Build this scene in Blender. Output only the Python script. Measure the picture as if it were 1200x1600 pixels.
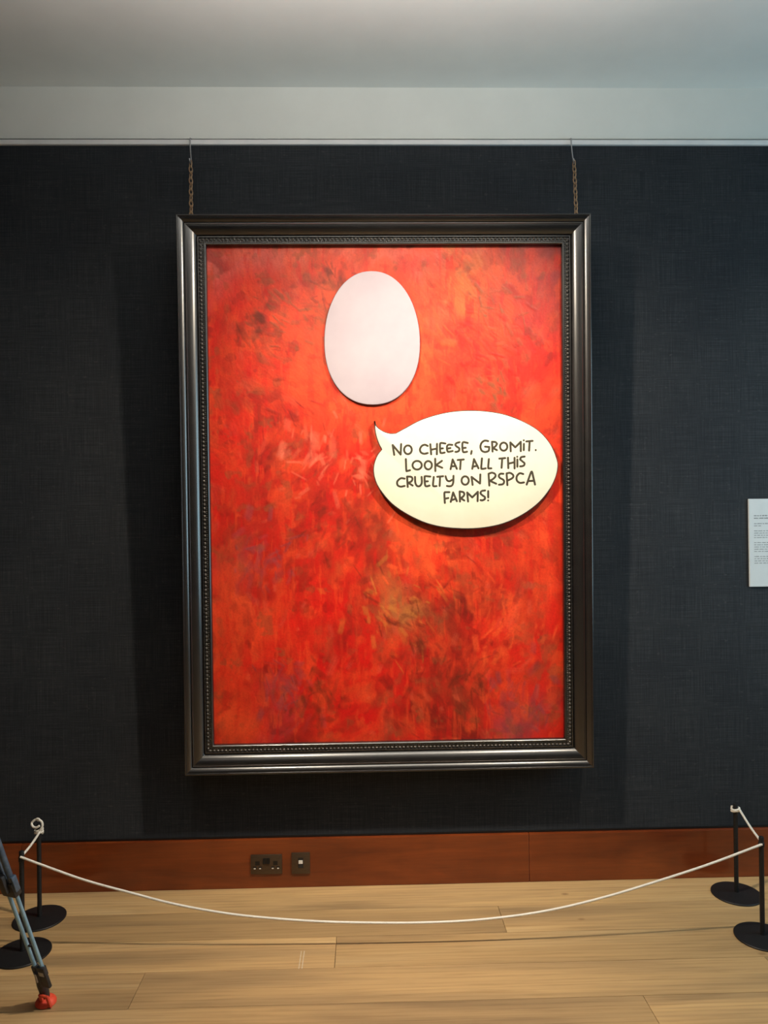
import bpy, math, random
import numpy as np
from mathutils import Matrix, Vector

for o in list(bpy.data.objects):
    bpy.data.objects.remove(o, do_unlink=True)
SC = bpy.context.scene
COL = SC.collection

# ------------------------------------------------------------------ camera
cam_d = bpy.data.cameras.new('camera')
cam_d.sensor_fit = 'VERTICAL'
cam_d.sensor_height = 36.0
cam_d.lens = 1172.2 / 1600 * 36.0
cam_d.clip_start = 0.05
cam = bpy.data.objects.new('camera', cam_d)
COL.objects.link(cam)
cam.matrix_world = Matrix(((0.999645, 0.01133, -0.024125, 0.0),
                           (-0.024077, -0.004307, -0.999701, -3.5532),
                           (-0.01143, 0.999927, -0.004033, 1.7415),
                           (0, 0, 0, 1)))
SC.camera = cam

# ------------------------------------------------------------------ world, lights, exposure
world = bpy.data.worlds.new('world')
SC.world = world
world.use_nodes = True
world.node_tree.nodes['Background'].inputs[0].default_value = (0.55, 0.68, 0.85, 1)
world.node_tree.nodes['Background'].inputs[1].default_value = 0.5
SC.view_settings.view_transform = 'Standard'
SC.view_settings.look = 'None'
SC.view_settings.gamma = 1.0
SC.view_settings.use_curve_mapping = False
SC.view_settings.exposure = 0.0
SC.cycles.use_denoising = True
SC.cycles.max_bounces = 8


def spot(name, loc, target, watts, deg, blend, color, size):
    d = bpy.data.lights.new(name, 'SPOT')
    d.energy = watts
    d.spot_size = math.radians(deg)
    d.spot_blend = blend
    d.color = color
    d.shadow_soft_size = size
    o = bpy.data.objects.new(name, d)
    COL.objects.link(o)
    o.location = loc
    o.rotation_euler = (Vector(target) - Vector(loc)).to_track_quat('-Z', 'Y').to_euler()
    return o


def area(name, loc, target, watts, sx, sy, color):
    d = bpy.data.lights.new(name, 'AREA')
    d.shape = 'RECTANGLE'
    d.size, d.size_y = sx, sy
    d.energy = watts
    d.color = color
    o = bpy.data.objects.new(name, d)
    COL.objects.link(o)
    o.location = loc
    o.rotation_euler = (Vector(target) - Vector(loc)).to_track_quat('-Z', 'Y').to_euler()
    return o


WARM = (1.0, 0.86, 0.68)
# two gallery spotlights on the ceiling track, crossing over the picture
spot('track_light_right', (1.40, -1.55, 3.62), (-1.20, 0.0, 0.50), 395, 77, 1.0, WARM, 0.06)
spot('track_light_left', (-0.78, -1.55, 3.62), (1.50, 0.0, 0.50), 395, 77, 1.0, WARM, 0.06)
# added upward fill, out of view, to brighten the ceiling near the wall
area('ceiling_fill_light', (0.1, -1.52, 3.33), (0.1, -1.52, 4.0), 44, 2.0, 0.12, (1.0, 0.93, 0.85))
# added fill lamps for ambient light, out of view further back in the room
area('fill_light_a', (-1.3, -4.6, 3.74), (-1.3, -4.6, 0), 6, 0.5, 0.5, (1.0, 0.92, 0.82))
area('fill_light_b', (1.5, -4.6, 3.74), (1.5, -4.6, 0), 6, 0.5, 0.5, (1.0, 0.92, 0.82))
# daylight through the window in the right-hand wall
area('window_daylight', (3.28, -1.35, 1.95), (0, -1.35, 1.95), 42, 1.5, 2.0, (0.54, 0.86, 1.0))


# ------------------------------------------------------------------ helpers
def link(name, me, mat, parent=None, smooth=None):
    o = bpy.data.objects.new(name, me)
    COL.objects.link(o)
    if mat is not None and not me.materials:
        me.materials.append(mat)
    if parent is not None:
        o.parent = parent
    if smooth is not None:
        me.polygons.foreach_set('use_smooth', [True] * len(me.polygons))
        me.set_sharp_from_angle(angle=math.radians(smooth))
    return o


def empty(name, loc=(0, 0, 0), rot=(0, 0, 0)):
    o = bpy.data.objects.new(name, None)
    COL.objects.link(o)
    o.empty_display_size = 0.05
    o.location = loc
    o.rotation_euler = rot
    return o


def tag(o, label=None, cat=None, group=None, kind=None):
    if label:
        o['label'] = label
    if cat:
        o['category'] = cat
    if group:
        o['group'] = group
    if kind:
        o['kind'] = kind
    return o


class MB:
    def __init__(self):
        self.v, self.f = [], []

    def add(self, vs, fs):
        n = len(self.v)
        self.v += [tuple(p) for p in vs]
        self.f += [tuple(i + n for i in f) for f in fs]
        return self

    def box(self, x0, x1, y0, y1, z0, z1, bev=0.0):
        if bev <= 0:
            vs = [(x, y, z) for x in (x0, x1) for y in (y0, y1) for z in (z0, z1)]
            return self.add(vs, [(0, 1, 3, 2), (4, 6, 7, 5), (0, 4, 5, 1), (2, 3, 7, 6), (0, 2, 6, 4), (1, 5, 7, 3)])
        import bmesh
        bm = bmesh.new()
        bmesh.ops.create_cube(bm, size=1)
        for v in bm.verts:
            v.co = ((x0 + x1) / 2 + v.co.x * (x1 - x0), (y0 + y1) / 2 + v.co.y * (y1 - y0), (z0 + z1) / 2 + v.co.z * (z1 - z0))
        bmesh.ops.bevel(bm, geom=bm.edges[:], offset=bev, segments=2, affect='EDGES', profile=0.5)
        bm.verts.index_update()
        self.add([v.co[:] for v in bm.verts], [[v.index for v in f.verts] for f in bm.faces])
        bm.free()
        return self

    def lathe(self, prof, c=(0, 0, 0), n=32, axis=None):
        """prof: list of (radius, height); axis: Matrix 3x3 or None for +z"""
        vs, fs = [], []
        for r, h in prof:
            for k in range(n):
                a = 2 * math.pi * k / n
                p = Vector((r * math.cos(a), r * math.sin(a), h))
                if axis is not None:
                    p = axis @ p
                vs.append((p.x + c[0], p.y + c[1], p.z + c[2]))
        for i in range(len(prof) - 1):
            for k in range(n):
                a, b = i * n + k, i * n + (k + 1) % n
                fs.append((a, b, b + n, a + n))
        fs.append(tuple(range(n))[::-1])
        fs.append(tuple(range((len(prof) - 1) * n, len(prof) * n)))
        return self.add(vs, fs)

    def tube(self, pts, r, n=10, flat=None, closed=False):
        """swept circle along pts; flat=(axis, factor) squashes the section along an axis"""
        P = [Vector(p) for p in pts]
        m = len(P)
        vs, fs = [], []
        up = None
        for i in range(m):
            if closed:
                t = P[(i + 1) % m] - P[i - 1]
            else:
                t = P[min(i + 1, m - 1)] - P[max(i - 1, 0)]
            t.normalize()
            if up is None:
                up = Vector((0, 1, 0)) if abs(t.y) < 0.9 else Vector((0, 0, 1))
            s = t.cross(up)
            s.normalize()
            up = s.cross(t)
            up.normalize()
            rr = r[i] if isinstance(r, (list, tuple)) else r
            for k in range(n):
                a = 2 * math.pi * k / n
                d = s * math.cos(a) * rr + up * math.sin(a) * rr
                if flat:
                    d[flat[0]] *= flat[1]
                vs.append(P[i] + d)
        seg = m if closed else m - 1
        for i in range(seg):
            for k in range(n):
                a, b = i * n + k, i * n + (k + 1) % n
                c2, d2 = ((i + 1) % m) * n + (k + 1) % n, ((i + 1) % m) * n + k
                fs.append((a, b, c2, d2))
        if not closed:
            fs.append(tuple(range(n))[::-1])
            fs.append(tuple(range((m - 1) * n, m * n)))
        return self.add(vs, fs)

    def prism(self, outline, y0, y1, bev=0.0):
        """outline: (x, z) points; extruded along y from y0 (front) to y1, front edge rounded by bev"""
        n = len(outline)
        cx = sum(p[0] for p in outline) / n
        cz = sum(p[1] for p in outline) / n
        rings = []
        if bev > 0:
            nor = []
            for i in range(n):
                a, b = outline[i - 1], outline[(i + 1) % n]
                t = Vector((b[0] - a[0], b[1] - a[1])).normalized()
                nor.append((t.y, -t.x))
            area2 = sum(outline[i - 1][0] * outline[i][1] - outline[i][0] * outline[i - 1][1] for i in range(n))
            sg = 1 if area2 > 0 else -1
            for k in range(4):
                a = math.pi / 2 * k / 3
                ins = bev * (1 - math.sin(a))
                rings.append([(outline[i][0] - sg * nor[i][0] * ins, y0 + bev * (1 - math.cos(a)), outline[i][1] - sg * nor[i][1] * ins) for i in range(n)])
        else:
            rings.append([(p[0], y0, p[1]) for p in outline])
        rings.append([(p[0], y1, p[1]) for p in outline])
        vs = [p for r_ in rings for p in r_]
        fs = []
        for j in range(len(rings) - 1):
            for i in range(n):
                a, b = j * n + i, j * n + (i + 1) % n
                fs.append((a, b, b + n, a + n))
        fs.append(tuple(range(n))[::-1])
        fs.append(tuple(range((len(rings) - 1) * n, len(rings) * n)))
        return self.add(vs, fs)

    def build(self, name, mat, parent=None, smooth=None):
        me = bpy.data.meshes.new(name)
        me.from_pydata([tuple(p) for p in self.v], [], self.f)
        me.validate()
        import bmesh
        bm = bmesh.new()
        bm.from_mesh(me)
        bmesh.ops.recalc_face_normals(bm, faces=bm.faces)
        bm.to_mesh(me)
        bm.free()
        return link(name, me, mat, parent, smooth)


def spline(pts, n=6, closed=False):
    P = [np.array(p, float) for p in pts]
    if len(P) < 3:
        return [tuple(P[0] + (P[-1] - P[0]) * k / n) for k in range(n + 1)]
    out = []
    m = len(P)
    for i in range(m if closed else m - 1):
        if closed:
            p0, p1, p2, p3 = P[i - 1], P[i], P[(i + 1) % m], P[(i + 2) % m]
        else:
            p0 = P[i - 1] if i > 0 else 2 * P[0] - P[1]
            p1, p2 = P[i], P[i + 1]
            p3 = P[i + 2] if i + 2 < m else 2 * P[-1] - P[-2]
        for k in range(n):
            t = k / n
            out.append(tuple(0.5 * (2 * p1 + (p2 - p0) * t + (2 * p0 - 5 * p1 + 4 * p2 - p3) * t * t + (3 * p1 - p0 - 3 * p2 + p3) * t ** 3)))
    if not closed:
        out.append(tuple(P[-1]))
    return out


def srgb(r, g, b):
    f = lambda c: (c / 255 / 12.92) if c / 255 <= 0.04045 else ((c / 255 + 0.055) / 1.055) ** 2.4
    return (f(r), f(g), f(b), 1.0)


# ------------------------------------------------------------------ materials
def mat(name, color, rough=0.5, metal=0.0, spec=0.5, coat=0.0):
    m = bpy.data.materials.new(name)
    m.use_nodes = True
    b = m.node_tree.nodes['Principled BSDF']
    b.inputs['Base Color'].default_value = color if len(color) == 4 else (*color, 1)
    b.inputs['Roughness'].default_value = rough
    b.inputs['Metallic'].default_value = metal
    b.inputs['Specular IOR Level'].default_value = spec
    b.inputs['Coat Weight'].default_value = coat
    return m


class NT:
    """tiny node-graph helper"""

    def __init__(self, m):
        self.t = m.node_tree
        self.b = self.t.nodes['Principled BSDF']

    def n(self, kind, **kw):
        nd = self.t.nodes.new(kind)
        for k, v in kw.items():
            if k in nd.inputs:
                nd.inputs[k].default_value = v
            else:
                setattr(nd, k, v)
        return nd

    def l(self, a, b):
        self.t.links.new(a, b)

    def coords(self, scale=(1, 1, 1), out='Object', loc=(0, 0, 0)):
        tc = self.n('ShaderNodeTexCoord')
        mp = self.n('ShaderNodeMapping')
        mp.inputs['Scale'].default_value = scale
        mp.inputs['Location'].default_value = loc
        self.l(tc.outputs[out], mp.inputs['Vector'])
        return mp.outputs['Vector']

    def noise(self, vec, scale, detail=4, rough=0.55, dist=0.0):
        nd = self.n('ShaderNodeTexNoise')
        nd.inputs['Scale'].default_value = scale
        nd.inputs['Detail'].default_value = detail
        nd.inputs['Roughness'].default_value = rough
        nd.inputs['Distortion'].default_value = dist
        if vec is not None:
            self.l(vec, nd.inputs['Vector'])
        return nd.outputs['Fac']

    def ramp(self, fac, stops):
        nd = self.n('ShaderNodeValToRGB')
        e = nd.color_ramp.elements
        while len(e) < len(stops):
            e.new(0.5)
        for i, (p, c) in enumerate(stops):
            e[i].position = p
            e[i].color = c if len(c) == 4 else (*c, 1)
        self.l(fac, nd.inputs['Fac'])
        return nd.outputs['Color']

    def mix(self, fac, a, b, mode='MIX'):
        nd = self.n('ShaderNodeMix', data_type='RGBA', blend_type=mode)
        for sock, val in ((0, fac), (6, a), (7, b)):
            if hasattr(val, 'is_linked'):
                self.l(val, nd.inputs[sock])
            else:
                nd.inputs[sock].default_value = val
        return nd.outputs[2]

    def math(self, op, a, b=0.0):
        nd = self.n('ShaderNodeMath', operation=op)
        for i, val in enumerate((a, b)):
            if hasattr(val, 'is_linked'):
                self.l(val, nd.inputs[i])
            else:
                nd.inputs[i].default_value = val
        return nd.outputs[0]

    def bump(self, h, strength, dist):
        nd = self.n('ShaderNodeBump')
        nd.inputs['Strength'].default_value = strength
        nd.inputs['Distance'].default_value = dist
        self.l(h, nd.inputs['Height'])
        self.l(nd.outputs['Normal'], self.b.inputs['Normal'])


def mat_fabric():
    m = mat('dark_woven_wall_fabric', (0.02, 0.022, 0.026), 0.8, spec=0.25)
    t = NT(m)
    a = t.noise(t.coords((5, 1, 430)), 1.0, 4, 0.7, 0.15)      # weft threads
    b = t.noise(t.coords((430, 1, 5)), 1.0, 4, 0.7, 0.15)      # warp threads
    big = t.noise(t.coords((1, 1, 1)), 2.2, 4, 0.6)
    fl = t.noise(t.coords((40, 1, 70)), 1.0, 2, 0.5)
    w = t.math('ADD', t.math('MULTIPLY', a, 0.5), t.math('MULTIPLY', b, 0.5))
    c = t.ramp(w, [(0.38, (0.0118, 0.0138, 0.0175)), (0.5, (0.0205, 0.0236, 0.029)), (0.62, (0.040, 0.0445, 0.052))])
    c = t.mix(t.ramp(fl, [(0.62, (0, 0, 0)), (0.8, (0.6, 0.6, 0.6))]), c, (0.06, 0.062, 0.066, 1))
    c2 = t.ramp(big, [(0.3, (0.8, 0.82, 0.85)), (0.7, (1.2, 1.17, 1.12))])
    t.l(t.mix(1.0, c, c2, 'MULTIPLY'), t.b.inputs['Base Color'])
    t.bump(w, 0.25, 0.002)
    return m


def mat_plaster(name, col):
    m = mat(name, col, 0.85, spec=0.2)
    t = NT(m)
    n = t.noise(t.coords(), 3.0, 5, 0.6)
    t.l(t.ramp(n, [(0.3, tuple(c * 0.96 for c in col[:3])), (0.7, tuple(min(1, c * 1.03) for c in col[:3]))]), t.b.inputs['Base Color'])
    t.bump(t.noise(t.coords(), 90.0, 3), 0.04, 0.002)
    return m


def mat_oak():
    m = mat('oak_plank', (0.4, 0.27, 0.13), 0.38, spec=0.4)
    t = NT(m)
    oi = t.n('ShaderNodeObjectInfo')
    rnd = oi.outputs['Random']
    tc = t.n('ShaderNodeTexCoord')
    sh = t.n('ShaderNodeVectorMath', operation='ADD')
    cmb = t.n('ShaderNodeCombineXYZ')
    t.l(t.math('MULTIPLY', rnd, 37.0), cmb.inputs[0])
    t.l(t.math('MULTIPLY', rnd, 91.0), cmb.inputs[1])
    t.l(tc.outputs['Object'], sh.inputs[0])
    t.l(cmb.outputs[0], sh.inputs[1])

    def mp(scale):
        nd = t.n('ShaderNodeMapping')
        nd.inputs['Scale'].default_value = scale
        t.l(sh.outputs[0], nd.inputs['Vector'])
        return nd.outputs['Vector']
    broad = t.noise(mp((0.55, 5.5, 1)), 1.0, 3, 0.55, 0.6)
    fine = t.noise(mp((3.0, 85, 1)), 1.0, 5, 0.6, 0.3)
    wav = t.n('ShaderNodeTexWave', wave_type='BANDS', bands_direction='Y')
    wav.inputs['Scale'].default_value = 1.0
    wav.inputs['Distortion'].default_value = 7.0
    wav.inputs['Detail'].default_value = 2.0
    wav.inputs['Detail Scale'].default_value = 0.8
    t.l(mp((0.8, 14, 1)), wav.inputs['Vector'])
    c = t.ramp(broad, [(0.28, srgb(146, 121, 88)), (0.42, srgb(174, 144, 103)), (0.56, srgb(194, 160, 112)), (0.72, srgb(202, 173, 128))])
    g = t.ramp(fine, [(0.30, (0.72, 0.69, 0.66)), (0.5, (1, 1, 1)), (0.75, (1.07, 1.06, 1.04))])
    c = t.mix(0.8, c, g, 'MULTIPLY')
    gw = t.ramp(wav.outputs['Fac'], [(0.0, (0.84, 0.82, 0.80)), (0.35, (1, 1, 1)), (1.0, (1.0, 1.0, 1.0))])
    c = t.mix(0.55, c, gw, 'MULTIPLY')
    tone = t.ramp(rnd, [(0.0, (0.80, 0.79, 0.78)), (0.5, (0.98, 0.97, 0.96)), (1.0, (1.06, 1.03, 0.98))])
    c = t.mix(1.0, c, tone, 'MULTIPLY')
    vor = t.n('ShaderNodeTexVoronoi')
    vor.inputs['Scale'].default_value = 1.0
    t.l(mp((2.6, 5.0, 1)), vor.inputs['Vector'])
    kn = t.ramp(vor.outputs['Distance'], [(0.0, (0.8, 0.8, 0.8)), (0.03, (0.55, 0.55, 0.55)), (0.06, (0, 0, 0))])
    c = t.mix(kn, c, srgb(112, 80, 50))
    t.l(c, t.b.inputs['Base Color'])
    t.l(t.ramp(fine, [(0.2, (0.5, 0.5, 0.5)), (0.8, (0.36, 0.36, 0.36))]), t.b.inputs['Roughness'])
    t.bump(fine, 0.08, 0.001)
    return m


def mat_cherry():
    m = mat('polished_red_brown_wood', (0.2, 0.05, 0.015), 0.28, spec=0.5, coat=0.3)
    t = NT(m)
    oi = t.n('ShaderNodeObjectInfo')
    a = t.noise(t.coords((1.2, 1, 9)), 1.0, 5, 0.6, 0.8)
    b = t.noise(t.coords((5, 1, 120)), 1.0, 4, 0.6)
    bl = t.noise(t.coords((4.5, 1, 2.5)), 1.0, 3, 0.5)
    c = t.ramp(a, [(0.25, srgb(96, 41, 17)), (0.5, srgb(122, 55, 21)), (0.75, srgb(142, 69, 28))])
    c = t.mix(0.6, c, t.ramp(b, [(0.3, (0.75, 0.7, 0.68)), (0.6, (1.05, 1.05, 1.05))]), 'MULTIPLY')
    c = t.mix(0.7, c, t.ramp(bl, [(0.3, (0.78, 0.74, 0.7)), (0.65, (1.1, 1.1, 1.1))]), 'MULTIPLY')
    c = t.mix(1.0, c, t.ramp(oi.outputs['Random'], [(0.0, (0.85, 0.82, 0.8)), (1.0, (1.08, 1.08, 1.08))]), 'MULTIPLY')
    t.l(c, t.b.inputs['Base Color'])
    return m


def mat_paint():
    m = mat('red_oil_paint', (0.6, 0.03, 0.01), 0.42, spec=0.45)
    t = NT(m)
    at = t.n('ShaderNodeAttribute', attribute_name='paint')
    fine = t.noise(t.coords((1, 1, 1)), 110.0, 4, 0.65)
    c = t.mix(0.55, at.outputs['Color'], t.ramp(fine, [(0.3, (0.74, 0.7, 0.7)), (0.5, (1, 1, 1)), (0.72, (1.14, 1.16, 1.16))]), 'MULTIPLY')
    t.l(c, t.b.inputs['Base Color'])
    t.bump(fine, 0.15, 0.002)
    return m


def mat_noisy(name, c1, c2, scale, rough, metal=0.0, spec=0.5, coat=0.0, stretch=(1, 1, 1), bump=0.0):
    m = mat(name, c1, rough, metal, spec, coat)
    t = NT(m)
    n = t.noise(t.coords(stretch), scale, 4, 0.6)
    t.l(t.ramp(n, [(0.35, c1), (0.65, c2)]), t.b.inputs['Base Color'])
    if bump:
        t.bump(n, bump, 0.002)
    return m


M = dict(
    fabric=mat_fabric(),
    white=mat_plaster('white_wall_plaster', (0.74, 0.76, 0.73)),
    ceil=mat_plaster('white_ceiling_plaster', (0.74, 0.77, 0.76)),
    rail=mat_noisy('white_rail_paint', (0.72, 0.73, 0.74, 1), (0.8, 0.8, 0.8, 1), 8, 0.4),
    gap=mat_noisy('dark_shadow_gap', (0.05, 0.055, 0.055, 1), (0.07, 0.075, 0.075, 1), 20, 0.8),
    oak=mat_oak(),
    subfloor=mat_noisy('dark_subfloor', (0.05, 0.035, 0.02, 1), (0.07, 0.05, 0.03, 1), 5, 0.8),
    cherry=mat_cherry(),
    paint=mat_paint(),
    frame=mat_noisy('black_lacquered_wood', (0.008, 0.007, 0.007, 1), (0.013, 0.011, 0.0105, 1), 14, 0.27, spec=1.0, coat=0.0),
    bead=mat_noisy('dark_gilt_beading', (0.07, 0.062, 0.056, 1), (0.13, 0.115, 0.10, 1), 60, 0.3, metal=0.5, spec=0.6),
    brass=mat_noisy('aged_brass', (0.26, 0.155, 0.085, 1), (0.40, 0.26, 0.15, 1), 60, 0.42, metal=0.45),
    steel=mat_noisy('dull_steel', (0.3, 0.3, 0.32, 1), (0.4, 0.4, 0.42, 1), 40, 0.4, metal=0.8),
    card=mat_noisy('pale_lilac_card', srgb(168, 155, 163), srgb(176, 164, 171), 3, 0.5, spec=0.3),
    bubble=mat_noisy('cream_printed_board', srgb(218, 208, 186), srgb(224, 215, 195), 4, 0.45, spec=0.3),
    edge=mat_noisy('dark_board_edge', (0.02, 0.018, 0.015, 1), (0.035, 0.03, 0.026, 1), 30, 0.6),
    ink=mat_noisy('charcoal_ink', srgb(56, 51, 40), srgb(66, 60, 48), 60, 0.6, spec=0.2),
    black=mat_noisy('black_powder_coat', (0.008, 0.008, 0.009, 1), (0.014, 0.014, 0.015, 1), 120, 0.5, spec=0.35),
    cord=mat_noisy('white_elastic_cord', (0.70, 0.66, 0.58, 1), (0.80, 0.77, 0.70, 1), 300, 0.8, spec=0.2, bump=0.3),
    bronze=mat_noisy('bronze_plate', (0.075, 0.05, 0.032, 1), (0.10, 0.068, 0.044, 1), 40, 0.36, metal=0.55, stretch=(1, 1, 12)),
    hole=mat_noisy('black_plastic', (0.004, 0.004, 0.005, 1), (0.008, 0.008, 0.009, 1), 90, 0.35),
    white_and_glint=mat_noisy('white_plastic_and_glint', (0.72, 0.68, 0.62, 1), (0.8, 0.76, 0.7, 1), 50, 0.3),
    label=mat_noisy('white_label_board', (0.58, 0.60, 0.61, 1), (0.62, 0.64, 0.65, 1), 12, 0.5),
    print=mat_noisy('grey_print', (0.10, 0.11, 0.12, 1), (0.15, 0.16, 0.17, 1), 90, 0.7),
    bluetube=mat_noisy('blue_grey_anodised_tube', srgb(116, 156, 184), srgb(146, 184, 208), 50, 0.35, metal=0.3, stretch=(1, 1, 0.1)),
    darktube=mat_noisy('dark_blue_grey_tube', srgb(66, 84, 104), srgb(92, 110, 130), 50, 0.35, metal=0.3),
    plastic=mat_noisy('matt_black_plastic', (0.014, 0.014, 0.016, 1), (0.03, 0.03, 0.034, 1), 70, 0.5),
    orange=mat_noisy('orange_red_rubber', srgb(206, 62, 40), srgb(226, 84, 56), 40, 0.55),
    tape=mat_noisy('pale_floor_tape', (0.5, 0.42, 0.3, 1), (0.6, 0.52, 0.4, 1), 60, 0.6),
)

M['frame'].node_tree.nodes['Principled BSDF'].inputs['IOR'].default_value = 1.62

# ------------------------------------------------------------------ the room
X0, X1, YB, ZC, ZR = -3.6, 3.3, -6.6, 3.772, 3.494


def struct(name, mb, m, parent=None, smooth=None):
    o = mb.build(name, m, parent, smooth)
    if parent is None:
        tag(o, kind='structure')
    return o


struct('wall_back', MB().box(X0, X1, 0.0, 0.12, -0.05, ZR + 0.005), M['fabric'])
struct('wall_back_upper', MB().box(X0, X1, 0.0, 0.12, ZR + 0.034, ZC + 0.05), M['white'])
struct('trim_1', MB().box(X0, X1, -0.014, 0.006, ZR, ZR + 0.0235, 0.003), M['rail'])        # white picture rail
struct('trim_2', MB().box(X0, X1, 0.012, 0.10, ZR + 0.006, ZR + 0.033), M['gap'])           # recessed slot above it
struct('ceiling', MB().box(X0 - 0.1, X1 + 0.1, YB - 0.1, 0.12, ZC, ZC + 0.1), M['ceil'])
struct('wall_left', MB().box(X0 - 0.12, X0, YB, 0.12, -0.05, ZC), M['fabric'])
struct('wall_front', MB().box(X0 - 0.12, X1 + 0.12, YB - 0.12, YB, -0.05, ZC), M['fabric'])
WY0, WY1, WZ0, WZ1 = -2.15, -0.55, 0.90, 3.00
mb = MB()
mb.box(X1, X1 + 0.15, YB, WY0, -0.05, ZC).box(X1, X1 + 0.15, WY1, 0.12, -0.05, ZC)
mb.box(X1, X1 + 0.15, WY0, WY1, -0.05, WZ0).box(X1, X1 + 0.15, WY0, WY1, WZ1, ZC)
struct('wall_right', mb, M['fabric'])
win = tag(empty('window_1', (X1 + 0.06, (WY0 + WY1) / 2, WZ0)), kind='structure')
hw = (WY1 - WY0) / 2
for a in ((-hw, -hw + 0.06, 0, 2.1), (hw - 0.06, hw, 0, 2.1), (-hw, hw, 0, 0.06), (-hw, hw, 2.04, 2.1), (-0.03, 0.03, 0, 2.1)):
    MB().box(-0.03, 0.03, a[0], a[1], a[2], a[3], 0.004).build('window_frame', M['rail'], win)

# floor: oak planks running along the wall, each its own piece, on a dark subfloor
floor = struct('floor', MB().box(X0, X1, YB, 0.0, -0.05, -0.018), M['subfloor'])
PW, LEN = 0.2133, 2.4
first = {0: 2.35, 1: 0.566, 2: -0.141, 3: -0.864, 4: 0.978, 5: 0.31}
rng = random.Random(4)
tones = []
for row in range(0, 20):
    ya = -0.012 - PW * row
    bx = first.get(row, rng.uniform(-1, 1))
    k = -3
    ln = 4.4 if row == 0 else LEN
    while bx + k * ln < X1:
        xa, xb = max(X0, bx + k * ln), min(X1, bx + (k + 1) * ln)
        if xb - xa > 0.02:
            g = 0.0009
            pl = MB().box(xa + g - (xa + xb) / 2, xb - g - (xa + xb) / 2, -PW / 2 + g, PW / 2 - g, -0.018, 0.0, 0.0008).build('plank', M['oak'], floor)
            pl.location = ((xa + xb) / 2, ya - PW / 2, 0)
            if row == 2 and xa < -0.3 < xb:
                for sx in (-0.012, 0.0):
                    MB().box(-0.266 + sx - 0.0016, -0.266 + sx + 0.0016, -0.653, -0.535, -0.0004, 0.0004).build('scuff_mark', M['tape'], pl)
                    COL.objects[-1].location = (-pl.location.x, -pl.location.y, 0)
        k += 1
# the floor behind the camera, plain boards
struct('floor_rear', MB().box(X0, X1, YB, -0.012 - PW * 20 - 0.001, -0.018, 0.0), M['oak'])

# skirting: polished boards butted end to end, thin bead line on top, dark gap above
sk = tag(empty('baseboard_back', (0, 0, 0)), kind='structure')
for xa, xb in ((X0, -1.62), (-1.62, 0.7532), (0.7532, 2.55), (2.55, X1)):
    MB().box(xa + 0.0006, xb - 0.0006, -0.02, -0.0005, 0.0, 0.228, 0.003).build('board', M['cherry'], sk)
MB().box(X0, X1, -0.004, -0.0005, 0.229, 0.2375).build('gap_strip', M['hole'], sk)


# ------------------------------------------------------------------ the framed painting
FW, FH, RW, CD = 1.858, 2.513, 0.124, 0.062
FLOC, FROT = Vector((-0.8296, -0.15, 0.576)), (0.0236, 0, 0)
pic = empty('framed_painting', FLOC, FROT)
tag(pic, 'large red abstract oil painting in a black moulded frame hung on two chains', 'painting')

# profile from the outer back edge round to the sight edge: (distance in, depth behind the front)
prof = [(0.004, 0.105), (0.0, 0.10), (0.0, 0.006)]
prof += [(0.0015, 0.0015), (0.004, 0.0), (0.0075, 0.0005), (0.009, 0.004)]
for k in range(9):
    a = math.radians(8 + 62 * k / 8)
    prof.append((0.009 + 0.023 * (math.sin(a) - math.sin(math.radians(8))) / (math.sin(math.radians(70)) - math.sin(math.radians(8))),
                 0.004 + 0.016 * (math.cos(math.radians(8)) - math.cos(a)) / (math.cos(math.radians(8)) - math.cos(math.radians(70)))))
prof += [(0.0325, 0.017), (0.0345, 0.0155), (0.0375, 0.0155), (0.039, 0.018)]
for k in range(11):
    a = math.radians(4 + 66 * k / 10)
    prof.append((0.039 + 0.044 * (math.sin(a) - math.sin(math.radians(4))) / (math.sin(math.radians(70)) - math.sin(math.radians(4))),
                 0.018 + 0.028 * (math.cos(math.radians(4)) - math.cos(a)) / (math.cos(math.radians(4)) - math.cos(math.radians(70)))))
prof += [(0.084, 0.040), (0.086, 0.0385), (0.0905, 0.0385), (0.092, 0.041), (0.093, 0.046), (0.1115, 0.046), (0.112, 0.041), (0.1135, 0.0395),
         (0.1195, 0.0395), (0.1225, 0.042), (RW, 0.047), (RW, CD + 0.012), (RW - 0.02, 0.105)]


def rail_point(side, t, s):
    """t = 0/1 end of the rail, s = distance in from the outer edge -> (x, z)"""
    if side == 0:
        return (s + t * (FW - 2 * s), s)
    if side == 1:
        return (FW - s, s + t * (FH - 2 * s))
    if side == 2:
        return (FW - s - t * (FW - 2 * s), FH - s)
    return (s, FH - s - t * (FH - 2 * s))


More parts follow.
